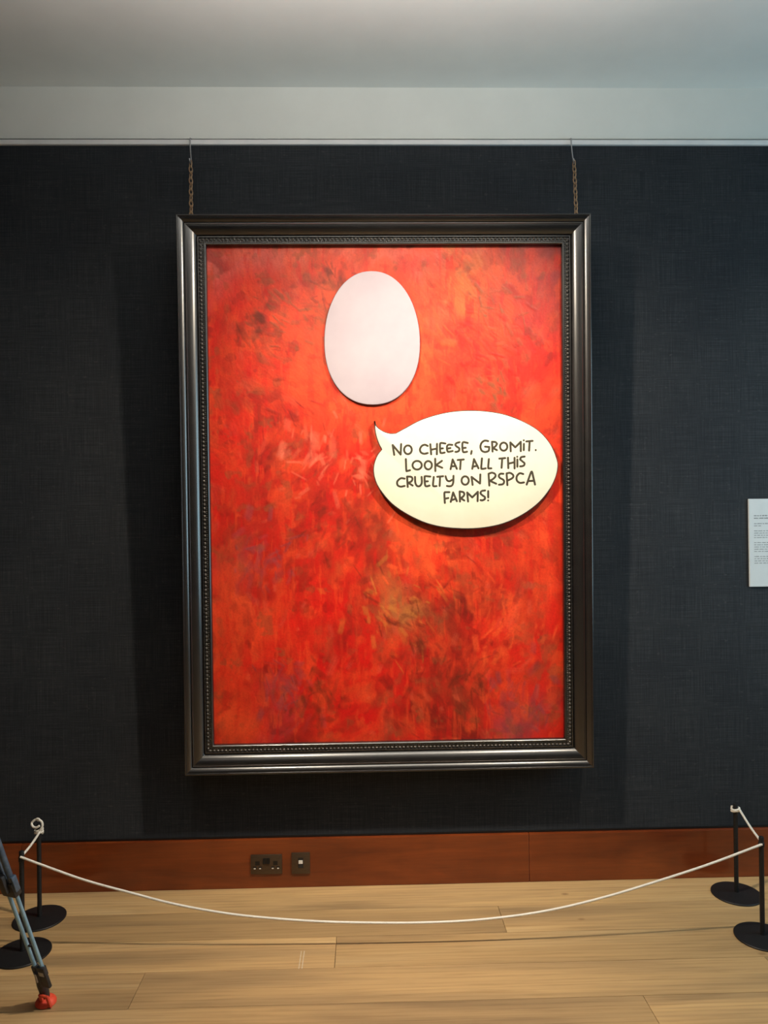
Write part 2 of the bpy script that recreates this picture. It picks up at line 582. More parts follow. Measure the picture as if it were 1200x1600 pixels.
for side in range(4):
    vs, fs = [], []
    n = len(prof)
    for t in (0, 1):
        for s, d in prof:
            x, z = rail_point(side, t, s)
            vs.append((x, d, z))
    for i in range(n):
        j = (i + 1) % n
        fs.append((i, j, n + j, n + i))
    fs.append(tuple(range(n)))
    fs.append(tuple(range(2 * n - 1, n - 1, -1)))
    fr = MB().add(vs, fs).build('frame_rail', M['frame'], pic, 35)
    # beading: a row of large oval beads and a row of small ones, both part of the rail
    mb = MB()
    L = (FW if side % 2 == 0 else FH)

    def ball(c, rx, rz, ry):
        vv, ff = [], []
        rings, seg = 4, 7
        vv.append((c[0], c[1] - ry, c[2]))
        for i in range(1, rings):
            a = math.pi / 2 * i / (rings - 1)
            for k in range(seg):
                b = 2 * math.pi * k / seg
                vv.append((c[0] + rx * math.sin(a) * math.cos(b), c[1] - ry * math.cos(a), c[2] + rz * math.sin(a) * math.sin(b)))
        for k in range(seg):
            ff.append((0, 1 + (k + 1) % seg, 1 + k))
        for i in range(rings - 2):
            for k in range(seg):
                a, b = 1 + i * seg + k, 1 + i * seg + (k + 1) % seg
                ff.append((a, b, b + seg, a + seg))
        mb.add(vv, ff)

    for s, pitch, rl, rs, ry in ((0.0985, 0.0176, 0.0080, 0.0056, 0.0075), (0.1078, 0.0095, 0.0040, 0.0031, 0.004)):
        ln = L - 2 * s
        cnt = int(ln / pitch)
        for k in range(cnt):
            x, z = rail_point(side, (k + 0.5) / cnt, s)
            ball((x, 0.046, z), rl if side % 2 == 0 else rs, rs if side % 2 == 0 else rl, ry)
    bo = mb.build('beading', M['bead'], pic, 80)
    bo['kind'] = 'stuff'

# canvas: an abstract field of red and orange brush strokes, with real paint relief


def soft_noise(r, h, w, gy, gx):
    g = r.random((gy + 3, gx + 3))
    yy, xx = np.linspace(0, gy, h), np.linspace(0, gx, w)
    iy, ix = np.minimum(yy.astype(int), gy - 1), np.minimum(xx.astype(int), gx - 1)
    fy, fx = yy - iy, xx - ix
    fy, fx = fy * fy * (3 - 2 * fy), fx * fx * (3 - 2 * fx)
    a = g[np.ix_(iy, ix)] * (1 - fx) + g[np.ix_(iy, ix + 1)] * fx
    b = g[np.ix_(iy + 1, ix)] * (1 - fx) + g[np.ix_(iy + 1, ix + 1)] * fx
    return a * (1 - fy)[:, None] + b * fy[:, None]


def paint_canvas(W, H):
    r = np.random.default_rng(11)
    P = {k: np.array(srgb(*v)[:3]) for k, v in dict(
        red=(214, 36, 20), orange=(228, 74, 34), crimson=(206, 14, 12), brick=(168, 32, 18), brown=(104, 38, 20), maroon=(118, 20, 14),
        ochre=(168, 104, 56), pink=(208, 96, 84), salmon=(226, 112, 84), plum=(138, 62, 66), olive=(120, 76, 44), tan=(196, 120, 52), bright=(240, 92, 44)).items()}
    # (u, v from the top, spread u, spread v, colour, weight)
    masses = [(.08, .02, .16, .05, 'pink', 1.2), (.32, .02, .2, .035, 'salmon', 1.0), (.62, .02, .2, .05, 'pink', .9), (.95, .03, .1, .10, 'plum', 1.1),  # pinkish top edge: sheen of the light painted into the canvas colour
              (.12, .12, .1, .1, 'red', 1), (.3, .12, .08, .06, 'olive', .5), (.2, .2, .12, .12, 'orange', .9), (.45, .16, .15, .15, 'orange', 1),
              (.73, .11, .1, .06, 'tan', .9), (.62, .13, .08, .07, 'salmon', .6), (.85, .1, .08, .06, 'brick', .8), (.9, .22, .08, .12, 'red', 1),
              (.75, .24, .1, .08, 'crimson', 1), (.7, .3, .12, .06, 'orange', 1), (.05, .32, .06, .14, 'red', 1), (.16, .33, .07, .12, 'brick', .7),
              (.33, .32, .12, .08, 'orange', 1.1), (.48, .38, .10, .07, 'orange', 1), (.9, .35, .1, .06, 'orange', .8), (.08, .5, .08, .10, 'brick', .5),
              (.27, .45, .09, .09, 'brick', .9), (.40, .47, .09, .07, 'red', .9), (.2, .58, .1, .07, 'brick', 1.3), (.42, .57, .08, .08, 'brown', 1.2),
              (.55, .58, .06, .06, 'orange', 1.3), (.64, .58, .07, .06, 'bright', 1.5), (.80, .6, .1, .06, 'brick', .9), (.92, .62, .08, .1, 'orange', .9),
              (.06, .64, .07, .06, 'plum', .45), (.05, .75, .08, .1, 'orange', .8), (.30, .68, .09, .06, 'red', 1), (.54, .66, .09, .035, 'brick', 1.4),
              (.5, .72, .075, .045, 'ochre', 1.7), (.57, .765, .06, .035, 'ochre', 1.5), (.40, .70, .05, .05, 'maroon', .9), (.70, .72, .06, .06, 'brown', .9),
              (.35, .82, .09, .09, 'crimson', 2.0), (.46, .90, .08, .06, 'crimson', 1.3), (.60, .86, .09, .08, 'brick', 1.0), (.72, .90, .05, .07, 'brown', .7),
              (.86, .80, .1, .09, 'red', 1.2), (.14, .86, .09, .08, 'red', 1), (.22, .90, .05, .05, 'plum', .5), (.33, .985, .08, .03, 'maroon', 1.6),
              (.62, .985, .12, .028, 'maroon', 1.5), (.9, .94, .05, .04, 'plum', .7), (.06, .95, .08, .05, 'orange', .9), (.5, .5, 2, 2, 'red', .10)]
    vv, uu = np.meshgrid(np.linspace(0, 1, H), np.linspace(0, 1, W), indexing='ij')
    wu = uu + .12 * (soft_noise(r, H, W, 9, 7) - .5) + .05 * (soft_noise(r, H, W, 30, 22) - .5)
    wv = vv + .12 * (soft_noise(r, H, W, 9, 7) - .5) + .05 * (soft_noise(r, H, W, 30, 22) - .5)
    acc, tot = np.zeros((H, W, 3)), np.zeros((H, W, 1))
    for u, v, su, sv, c, w in masses:
        g = (w * np.exp(-((wu - u) / su) ** 2 - ((wv - v) / sv) ** 2))[:, :, None] + 1e-9
        acc += g * P[c]
        tot += g
    base = acc / tot
    # mottled under-layers: cloudy patches and vertical scrapes
    for gy, gx, thr, wd_, c, amt in ((26, 20, .60, .10, 'brick', .55), (22, 16, .66, .12, 'orange', .5), (34, 26, .68, .08, 'bright', .35), (40, 30, .70, .06, 'maroon', .5),
                                     (24, 110, .66, .08, 'crimson', .5), (20, 120, .70, .06, 'orange', .45), (48, 36, .72, .05, 'olive', .45)):
        nz = soft_noise(r, H, W, gy, gx) * .72 + soft_noise(r, H, W, gy * 3, gx * 3) * .28
        k_ = np.clip((nz - thr) / wd_ + .5, 0, 1)[:, :, None] * amt
        base = base * (1 - k_) + P[c] * k_
    img = base.copy()
    hgt = np.zeros((H, W))
    ang = soft_noise(r, H, W, 7, 5) * 2.2 + .5
    keys = list(P)
    accents = ['orange', 'bright', 'crimson', 'brick', 'brown', 'salmon', 'olive', 'maroon', 'red', 'red', 'orange']
    for n, ln, wd, alpha, jit, pacc in ((700, .080, .020, .40, .22, .22), (1500, .048, .012, .38, .24, .26), (2200, .030, .007, .36, .26, .26), (1800, .016, .004, .45, .40, .36)):
        for _ in range(n):
            u, v = r.random(), r.random()
            i, j = int(v * (H - 1)), int(u * (W - 1))
            col = base[i, j] * (1 + jit * (r.random() - .5) * 2)
            if r.random() < pacc:
                col = col * .45 + .55 * P[accents[r.integers(len(accents))]]
            l = ln * W * (.5 + r.random())
            w = max(.8, wd * W * (.6 + .8 * r.random()))
            a = ang[i, j] + .28 * r.standard_normal()
            R = int(l / 2 + w + 2)
            y0, y1, x0, x1 = max(0, i - R), min(H, i + R + 1), max(0, j - R), min(W, j + R + 1)
            yy, xx = np.mgrid[y0:y1, x0:x1]
            ca, sa = math.cos(a), math.sin(a)
            s = (xx - j) * ca + (yy - i) * sa
            t = -(xx - j) * sa + (yy - i) * ca + w * .35 * np.sin(s / l * 3 + u * 9)
            m = np.clip(1.25 - (s / (l / 2)) ** 2, 0, 1) * np.clip(1.3 - np.abs(t) / w, 0, 1)
            m *= .72 + .28 * np.sin(t * (3.1 / max(1.0, w * .35)) + u * 40)
            m = np.clip(m, 0, 1) * alpha
            img[y0:y1, x0:x1] += (col - img[y0:y1, x0:x1]) * m[:, :, None]
            hgt[y0:y1, x0:x1] = np.maximum(hgt[y0:y1, x0:x1] * (1 - .5 * m), m * (.5 + .5 * r.random()))
    # clustered dark and light dabs, crisper than the ground
    cl = [(.2, .14, .06, 'olive'), (.34, .09, .05, 'brown'), (.15, .17, .03, 'brown'), (.78, .15, .07, 'olive'), (.9, .18, .05, 'brick'), (.74, .26, .05, 'crimson'), (.8, .29, .03, 'olive'),
          (.24, .36, .06, 'maroon'), (.16, .62, .05, 'plum'), (.4, .58, .07, 'brown'), (.6, .6, .06, 'bright'), (.52, .73, .07, 'tan'), (.56, .76, .05, 'brown'), (.7, .72, .06, 'maroon'),
          (.2, .9, .05, 'plum'), (.3, .9, .05, 'brown'), (.62, .9, .07, 'maroon'), (.73, .88, .04, 'brown'), (.88, .93, .05, 'plum'), (.85, .78, .07, 'bright'), (.3, .42, .06, 'salmon'), (.47, .45, .06, 'salmon'), (.62, .2, .06, 'bright')]
    for u0, v0, sp_, c in cl:
        for _ in range(46):
            u, v = u0 + sp_ * r.standard_normal(), v0 + sp_ * .72 * r.standard_normal()
            if not (0 < u < 1 and 0 < v < 1):
                continue
            i, j = int(v * (H - 1)), int(u * (W - 1))
            l, w = W * (.012 + .05 * r.random()), W * (.0022 + .011 * r.random() ** 2)
            a = ang[i, j] + .5 * r.standard_normal()
            R = int(l / 2 + w + 2)
            y0, y1, x0, x1 = max(0, i - R), min(H, i + R + 1), max(0, j - R), min(W, j + R + 1)
            yy, xx = np.mgrid[y0:y1, x0:x1]
            s = (xx - j) * math.cos(a) + (yy - i) * math.sin(a)
            t = -(xx - j) * math.sin(a) + (yy - i) * math.cos(a) + w * .5 * np.sin(s / l * 4)
            m = np.clip(1.4 - 1.4 * (s / (l / 2)) ** 2, 0, 1) * np.clip(2 - 1.7 * np.abs(t) / w, 0, 1) * (.16 + .32 * r.random())
            img[y0:y1, x0:x1] += (P[c] * (.8 + .4 * r.random()) - img[y0:y1, x0:x1]) * m[:, :, None]
            hgt[y0:y1, x0:x1] = np.maximum(hgt[y0:y1, x0:x1], m * .9)
    return np.clip(img * np.array([.90, .84, .84]), 0.004, 1), hgt


W_, H_ = 470, 660
img, hgt = paint_canvas(W_, H_)
x0c, x1c, z0c, z1c = RW - 0.008, FW - RW + 0.008, RW - 0.008, FH - RW + 0.008
zz, xx = np.meshgrid(np.linspace(z1c, z0c, H_), np.linspace(x0c, x1c, W_), indexing='ij')
co = np.stack([xx, CD - 0.0012 * hgt, zz], -1).reshape(-1, 3)
idx = np.arange(H_ * W_).reshape(H_, W_)
quads = np.stack([idx[:-1, :-1], idx[1:, :-1], idx[1:, 1:], idx[:-1, 1:]], -1).reshape(-1, 4)
nf = H_ * W_
# backing: the canvas has a stretcher depth behind it
back = [(x0c, CD + 0.03, z1c), (x0c, CD + 0.03, z0c), (x1c, CD + 0.03, z0c), (x1c, CD + 0.03, z1c)]
co = np.vstack([co, back])
corner = [idx[0, 0], idx[-1, 0], idx[-1, -1], idx[0, -1]]
extra = [[nf + 3, nf + 2, nf + 1, nf]]
for k in range(4):
    k2 = (k + 1) % 4
    extra.append([nf + k, nf + k2, int(corner[k2]), int(corner[k])])
me = bpy.data.meshes.new('canvas')
allq = np.vstack([quads, np.array(extra)])
me.vertices.add(len(co))
me.vertices.foreach_set('co', co.astype(np.float32).ravel())
me.loops.add(allq.size)
me.loops.foreach_set('vertex_index', allq.astype(np.int32).ravel())
me.polygons.add(len(allq))
me.polygons.foreach_set('loop_start', np.arange(0, allq.size, 4, dtype=np.int32))
me.polygons.foreach_set('use_smooth', np.ones(len(allq), dtype=bool))
me.update(calc_edges=True)
at = me.color_attributes.new('paint', 'FLOAT_COLOR', 'POINT')
cols = np.ones((len(co), 4), np.float32)
cols[:nf, :3] = img.reshape(-1, 3)
cols[nf:, :3] = (0.3, 0.25, 0.18)
at.data.foreach_set('color', cols.ravel())
me.set_sharp_from_angle(angle=math.radians(60))
cv = link('canvas', me, M['paint'], pic)
cv['label'] = 'red and orange brushed canvas'

# ------------------------------------------------------------------ things stuck on the painting
FM = Matrix.Translation(FLOC) @ Matrix.Rotation(FROT[0], 4, 'X')


def on_picture(name, x, d, z):
    return empty(name, FM @ Vector((x, d, z)), FROT)


# plain pale cut-out board (blank)
cc = (0.867, 1.970)
card = on_picture('cutout_card', cc[0], CD, cc[1])
tag(card, 'blank pale lilac-white oval cut-out stuck near the top of the red painting', 'cut-out')
ov = []
for k in range(72):
    a = 2 * math.pi * k / 72
    ca, sa = math.cos(a), math.sin(a)
    ov.append((0.218 * math.copysign(abs(ca) ** 0.92, ca) * (1 - 0.06 * sa), 0.304 * math.copysign(abs(sa) ** 0.95, sa)))
MB().prism([(x * 0.995, z * 0.996) for x, z in ov], -0.0125, -0.0065, 0.0035).build('face', M['card'], card, 40)
MB().prism(ov, -0.0068, -0.0012).build('edge', M['edge'], card, 40)

# lettering strokes and bubble outline, metres on the picture plane
BUBBLE = [(0.8727,1.5946),(0.8823,1.5699),(0.9067,1.5492),(0.9395,1.5366),(0.9683,1.5363),(1.0139,1.5606),(1.0801,1.5945),(1.1546,1.6185),(1.2291,1.6327),(1.3117,1.637),(1.3944,1.6314),(1.4771,1.6143),(1.5599,1.5806),(1.626,1.5388),(1.6755,1.4806),(1.7042,1.4142),(1.7089,1.3728),(1.6953,1.3192),(1.6658,1.2657),(1.6154,1.2083),(1.5401,1.1553),(1.4567,1.119),(1.3735,1.1017),(1.2905,1.0969),(1.1911,1.1039),(1.1085,1.123),(1.0263,1.1603),(0.9525,1.2106),(0.9036,1.2656),(0.8754,1.3153),(0.8652,1.3647),(0.8706,1.4058),(0.8849,1.4385),(0.9041,1.463),(0.8912,1.4877),(0.8801,1.5207),(0.8739,1.5536)]
LINES = [
  [[[(0.993,1.4863),(0.9903,1.4391),(0.9545,1.4822),(0.961,1.4378)]],[[(1.0267,1.4794),(1.0324,1.477),(1.037,1.4727),(1.0399,1.4668),(1.0409,1.4601),(1.0398,1.4534),(1.0368,1.4476),(1.0322,1.4433),(1.0265,1.441),(1.0205,1.441),(1.0148,1.4434),(1.0102,1.4477),(1.0073,1.4536),(1.0063,1.4603),(1.0074,1.4669),(1.0104,1.4728),(1.0151,1.4771),(1.0207,1.4794),(1.0267,1.4794)]],[[(1.1136,1.4767),(1.1011,1.4821),(1.0868,1.4769),(1.0782,1.4613),(1.0834,1.4471),(1.0975,1.4413),(1.1133,1.4443)]],[[(1.1257,1.4844),(1.1291,1.4388)],[(1.1563,1.4857),(1.1549,1.4385)],[(1.1277,1.4592),(1.1552,1.4643)]],[[(1.1943,1.4869),(1.1753,1.4896),(1.1699,1.4824),(1.1708,1.4494),(1.1765,1.4437),(1.1907,1.4461)],[(1.171,1.4642),(1.183,1.465)]],[[(1.2258,1.4804),(1.2084,1.4811),(1.2014,1.4727),(1.2025,1.4554),(1.2081,1.449),(1.2271,1.4526)],[(1.2026,1.4633),(1.2171,1.4663)]],[[(1.2591,1.4926),(1.2448,1.488),(1.24,1.4802),(1.2463,1.4723),(1.2573,1.4643),(1.2556,1.4533),(1.2461,1.4487),(1.2397,1.4487)]],[[(1.2963,1.4885),(1.2773,1.4925),(1.2716,1.4831),(1.2732,1.4532),(1.2785,1.4468),(1.2928,1.4489)],[(1.2724,1.4658),(1.2866,1.4666)]],[[(1.314,1.4518),(1.311,1.4386)]],[[(1.3897,1.4962),(1.3739,1.4985),(1.3596,1.4886),(1.3541,1.4713),(1.3593,1.4539),(1.3735,1.4469),(1.391,1.452),(1.3943,1.4694),(1.3753,1.4711)]],[[(1.4093,1.4487),(1.4071,1.4929),(1.423,1.4912),(1.4299,1.4832),(1.4228,1.4722),(1.4116,1.4645),(1.429,1.4548)]],[[(1.4631,1.4883),(1.4685,1.4861),(1.4729,1.482),(1.4757,1.4765),(1.4767,1.4702),(1.4757,1.464),(1.4728,1.4585),(1.4684,1.4544),(1.463,1.4523),(1.4573,1.4523),(1.4519,1.4545),(1.4475,1.4586),(1.4447,1.4641),(1.4437,1.4704),(1.4447,1.4767),(1.4476,1.4821),(1.452,1.4862),(1.4574,1.4883),(1.4631,1.4883)]],[[(1.4924,1.4489),(1.4911,1.489),(1.5132,1.4667),(1.5387,1.4917),(1.5384,1.4491)]],[[(1.5524,1.4982),(1.5527,1.4975)],[(1.5529,1.4821),(1.5521,1.4537)]],[[(1.5641,1.493),(1.5927,1.4953)],[(1.5791,1.4935),(1.5765,1.4513)]],[[(1.6071,1.4535),(1.6077,1.4529)]]],
  [[[(1.0137,1.4178),(1.0154,1.3675),(1.0195,1.3643),(1.0321,1.3673)]],[[(1.0686,1.4088),(1.0753,1.4065),(1.0809,1.4021),(1.0844,1.3962),(1.0857,1.3895),(1.0844,1.3829),(1.0807,1.377),(1.0751,1.3727),(1.0683,1.3704),(1.0611,1.3705),(1.0543,1.3728),(1.0488,1.3772),(1.0452,1.3831),(1.044,1.3898),(1.0453,1.3965),(1.049,1.4023),(1.0545,1.4066),(1.0613,1.4089),(1.0686,1.4088)]],[[(1.1183,1.4077),(1.1236,1.4055),(1.128,1.4012),(1.1308,1.3955),(1.1317,1.3891),(1.1307,1.3826),(1.1278,1.3769),(1.1234,1.3728),(1.118,1.3705),(1.1123,1.3706),(1.107,1.3728),(1.1027,1.3771),(1.0999,1.3828),(1.0989,1.3893),(1.0999,1.3957),(1.1028,1.4014),(1.1072,1.4056),(1.1126,1.4078),(1.1183,1.4077)]],[[(1.1472,1.4181),(1.1473,1.3621)],[(1.1777,1.4084),(1.1507,1.3894),(1.179,1.3769)]],[[(1.2169,1.3702),(1.2268,1.4142),(1.2454,1.3715)],[(1.2208,1.3828),(1.2407,1.3841)]],[[(1.2495,1.4115),(1.2774,1.4137)],[(1.2638,1.412),(1.2605,1.3698)]],[[(1.3158,1.3708),(1.3241,1.4149),(1.3444,1.3727)],[(1.3181,1.3802),(1.3397,1.3848)]],[[(1.3606,1.4177),(1.357,1.3751),(1.3618,1.3703),(1.3776,1.3724)]],[[(1.3922,1.4142),(1.3887,1.3764),(1.3919,1.3722),(1.403,1.3721)]],[[(1.4398,1.416),(1.4668,1.4182)],[(1.4531,1.4165),(1.4499,1.3742)]],[[(1.4795,1.4197),(1.4807,1.3723)],[(1.5096,1.4194),(1.5093,1.3705)],[(1.4809,1.3928),(1.5085,1.3989)]],[[(1.522,1.4237),(1.5227,1.423)],[(1.5223,1.4114),(1.522,1.3782)]],[[(1.5557,1.4243),(1.5398,1.4213),(1.535,1.4112),(1.5444,1.4033),(1.5548,1.3937),(1.5522,1.3842),(1.5427,1.3802),(1.5347,1.3797)]]],
  [[[(1.0072,1.3293),(0.9899,1.3311),(0.974,1.3171),(0.9754,1.2997),(0.9895,1.2933),(1.0069,1.2962)]],[[(1.021,1.2914),(1.0184,1.3386),(1.0373,1.3369),(1.0428,1.3274),(1.0371,1.3164),(1.0237,1.3102),(1.0432,1.2974)]],[[(1.0546,1.3367),(1.0559,1.3099),(1.0637,1.2957),(1.0763,1.2955),(1.085,1.3096),(1.0846,1.3364)]],[[(1.1241,1.3376),(1.102,1.3394),(1.0981,1.3331),(1.1,1.3),(1.1063,1.2936),(1.1205,1.2966)],[(1.0995,1.3158),(1.1128,1.3163)]],[[(1.1399,1.3358),(1.1363,1.2996),(1.141,1.2933),(1.1521,1.2941)]],[[(1.1557,1.3363),(1.1825,1.3385)],[(1.1686,1.3371),(1.1663,1.2946)]],[[(1.1936,1.3384),(1.1998,1.321),(1.2108,1.3156),(1.2251,1.3223)],[(1.23,1.3396),(1.2281,1.3081),(1.2217,1.2956),(1.2106,1.2925),(1.1995,1.2942)]],[[(1.2859,1.3366),(1.2913,1.3343),(1.2956,1.3301),(1.2985,1.3243),(1.2994,1.3179),(1.2984,1.3114),(1.2955,1.3057),(1.2911,1.3015),(1.2857,1.2993),(1.28,1.2993),(1.2746,1.3016),(1.2703,1.3059),(1.2675,1.3116),(1.2665,1.3181),(1.2675,1.3245),(1.2704,1.3302),(1.2748,1.3344),(1.2802,1.3366),(1.2859,1.3366)]],[[(1.3168,1.2977),(1.3124,1.3341),(1.3507,1.3037),(1.3527,1.3447)]],[[(1.3935,1.2938),(1.3901,1.3475),(1.406,1.3521),(1.4202,1.3456),(1.4201,1.333),(1.4057,1.3205),(1.3946,1.3159),(1.4246,1.302)]],[[(1.4583,1.3468),(1.444,1.3469),(1.437,1.3375),(1.4423,1.328),(1.4565,1.32),(1.4612,1.3104),(1.4547,1.2995),(1.4373,1.2974)]],[[(1.476,1.2951),(1.4726,1.3482),(1.4885,1.3506),(1.5027,1.34),(1.4994,1.3274),(1.4755,1.315)]],[[(1.5488,1.3449),(1.5329,1.3483),(1.5195,1.3351),(1.5193,1.3162),(1.5326,1.305),(1.5517,1.3063)]],[[(1.5643,1.2967),(1.5844,1.3518),(1.5901,1.3518),(1.6025,1.2963)],[(1.5708,1.3125),(1.5978,1.3138)]]],
  [[[(1.2103,1.2657),(1.1898,1.2659),(1.1875,1.2581),(1.1893,1.217)],[(1.1885,1.236),(1.2053,1.239)]],[[(1.2163,1.2215),(1.2277,1.264),(1.2441,1.2243)],[(1.2195,1.2293),(1.2401,1.2354)]],[[(1.2584,1.2226),(1.2572,1.2684),(1.2736,1.265),(1.2783,1.2539),(1.2703,1.243),(1.2607,1.2384),(1.278,1.2271)]],[[(1.2955,1.2222),(1.2918,1.2633),(1.3147,1.2409),(1.3403,1.2659),(1.339,1.2233)]],[[(1.3736,1.2719),(1.3577,1.2689),(1.3529,1.2595),(1.3608,1.2499),(1.3718,1.2419),(1.3717,1.2324),(1.3606,1.2268),(1.3526,1.2279)]],[[(1.3879,1.2686),(1.3876,1.2401)],[(1.3872,1.2262),(1.3878,1.2256)]]],
]

bc = (1.29, 1.36)
bub = on_picture('speech_bubble', bc[0], CD, bc[1])
tag(bub, 'cream speech bubble board with hand-lettered dark capitals stuck on the red painting', 'sign')
tip = BUBBLE[0]
tail_r = spline(BUBBLE[0:5], 5)[:-1]
ring = spline(BUBBLE[4:34], 4)[:-1]
tail_l = spline(BUBBLE[33:] + [tip], 5)[:-1]
outl = [(x - bc[0], z - bc[1]) for x, z in tail_r + ring + tail_l]


def inset(o, d):
    n = len(o)
    a2 = sum(o[i - 1][0] * o[i][1] - o[i][0] * o[i - 1][1] for i in range(n))
    sg = 1 if a2 > 0 else -1
    res = []
    for i in range(n):
        a, b = o[i - 1], o[(i + 1) % n]
        t = Vector((b[0] - a[0], b[1] - a[1])).normalized()
        res.append((o[i][0] - sg * t.y * d, o[i][1] + sg * t.x * d))
    return res


MB().prism(outl, -0.0275, -0.0025).build('edge', M['edge'], bub, 40)
MB().prism(inset(outl, 0.0032), -0.0292, -0.0265, 0.0012).build('face', M['bubble'], bub, 40)
for line in LINES:
    for letter in line:
        mb = MB()
        for st in letter:
            if len(st) == 2 and math.dist(st[0], st[1]) < 0.002:
                mb.lathe([(0.0048, 0), (0.0042, 0.0006), (0.002, 0.001)], (st[0][0] - bc[0], -0.0291, st[0][1] - bc[1]), 14,
                         Matrix.Rotation(math.radians(90), 3, 'X'))
                continue
            # sharp corners stay corners: split where the stroke turns hard
            runs, cur = [], [st[0]]
            for i in range(1, len(st)):
                cur.append(st[i])
                if i < len(st) - 1:
                    a = Vector(st[i]) - Vector(st[i - 1])
                    b = Vector(st[i + 1]) - Vector(st[i])
                    if a.angle(b) > math.radians(72):
                        runs.append(cur)
                        cur = [st[i]]
            runs.append(cur)
            for run in runs:
                pts = spline(run, 5)
                a, b = Vector(pts[0]), Vector(pts[-1])
                ta, tb = (a - Vector(pts[1])).normalized(), (b - Vector(pts[-2])).normalized()
                R = 0.0049
                P = [a + ta * R * 0.95, a + ta * R * 0.7] + [Vector(p) for p in pts] + [b + tb * R * 0.7, b + tb * R * 0.95]
                rad = [R * 0.3, R * 0.72] + [R] * len(pts) + [R * 0.72, R * 0.3]
                mb.tube([(p.x - bc[0], -0.0292, p.y - bc[1]) for p in P], rad, 8, flat=(1, 0.14))
        mb.build('letter', M['ink'], bub, 50)

# ------------------------------------------------------------------ chains


def chain(xh, xt, xb, label):
    root = tag(empty('picture_chain', (xh, -0.02, ZR)), label, 'chain', 'chains holding the picture')
    L = lambda x, y, z: (x - xh, y + 0.02, z - ZR)
    # steel hook over the picture rail
    hk = [L(xh, 0.011, ZR + 0.020), L(xh, 0.007, ZR + 0.0285), L(xh, -0.006, ZR + 0.0295), L(xh, -0.018, ZR + 0.026), L(xh, -0.0205, ZR + 0.01),
          L(xh + (xt - xh) * 0.3, -0.022, ZR - 0.03), L(xt, -0.028, ZR - 0.085), L(xt + 0.001, -0.032, 3.400), L(xt - 0.001, -0.041, 3.393), L(xt - 0.003, -0.046, 3.402), L(xt - 0.004, -0.047, 3.412)]
    MB().tube(spline(hk, 5), 0.0032, 8).build('hook', M['steel'], root, 60)
    top, bot = Vector((xt, -0.040, 3.402)), Vector((xb, -0.118, 3.079))
    d = bot - top
    n = 11
    pitch = d.length / n
    for k in range(n):
        lk = []
        for q in range(16):
            a = 2 * math.pi * q / 16
            lk.append((0.0082 * math.cos(a) * (1 - 0.15 * abs(math.sin(a))), 0, 0.0205 * math.sin(a)))
        me = chain.me
        if me is None:
            o = MB().tube(lk, 0.0029, 7, closed=True).build('link', M['brass'], root, 60)
            chain.me = o.data
        else:
            o = link('link', me, None, root)
        c = top + d * ((k + 0.5) / n)
        o.location = L(*c)
        o.rotation_euler = (d.to_track_quat('-Z', 'Y').to_matrix() @ Matrix.Rotation(math.radians(28 if k % 2 else -52), 3, 'Z')).to_euler()
    return root


chain.me = None
chain(-0.8048, -0.7985, -0.781, 'aged brass picture chain on a steel hook above the frame, left of the two')
chain(0.9947, 1.0011, 0.988, 'aged brass picture chain on a steel hook above the frame, right of the two')

# ------------------------------------------------------------------ sockets on the skirting
so = tag(empty('double_socket', (-0.4836, -0.02, 0.114)), 'bronze double wall socket with black pin holes on the skirting', 'socket')
MB().box(-0.073, 0.073, -0.0075, 0.0, -0.0455, 0.0455, 0.0022).build('plate', M['bronze'], so, 40)
for sx in (-0.042, 0.042):
    MB().box(sx - 0.0105, sx + 0.0105, -0.0082, -0.006, -0.003, 0.016, 0.0006).build('earth_slot', M['hole'], so)
    for px_ in (-0.0125, 0.0125):
        h = MB().box(sx + px_ - 0.0075, sx + px_ + 0.0075, -0.0082, -0.006, -0.0215, -0.0085, 0.0006).build('pin_slot', M['hole'], so)
        MB().box(sx + px_ - 0.0045, sx + px_ + 0.0045, -0.0088, -0.0078, -0.0205, -0.0155, 0.0004).build('pin_glint', M['white_and_glint'], h)  # pale pip standing in for the highlight at the pin hole
for sx in (-0.0085, 0.0085):
    rk = MB()
    rk.add([(sx - 0.0075, -0.007, 0.004), (sx + 0.0075, -0.007, 0.004), (sx + 0.0075, -0.007, 0.031), (sx - 0.0075, -0.007, 0.031),
            (sx - 0.0075, -0.0125, 0.005), (sx + 0.0075, -0.0125, 0.005), (sx + 0.0075, -0.009, 0.030), (sx - 0.0075, -0.009, 0.030)],
           [(0, 1, 2, 3), (4, 5, 6, 7), (0, 1, 5, 4), (1, 2, 6, 5), (2, 3, 7, 6), (3, 0, 4, 7)])
    rk.build('rocker_switch', M['hole'], so)
sw = tag(empty('switch_plate', (-0.3236, -0.02, 0.116)), 'small square bronze switch plate with white and black rocker beside the double socket', 'switch')
MB().box(-0.043, 0.043, -0.0075, 0.0, -0.0495, 0.0495, 0.0022).build('plate', M['bronze'], sw, 40)
MB().box(-0.0125, 0.0125, -0.0084, -0.006, -0.022, 0.027, 0.0008).build('switch_surround', M['hole'], sw)
rk = MB()
rk.box(-0.0095, 0.0095, -0.0125, -0.008, -0.0005, 0.015, 0.001)
rk.build('rocker_top', M['white_and_glint'], sw)
MB().box(-0.0095, 0.0095, -0.0105, -0.008, -0.019, -0.001, 0.001).build('rocker_switch', M['plastic'], sw)

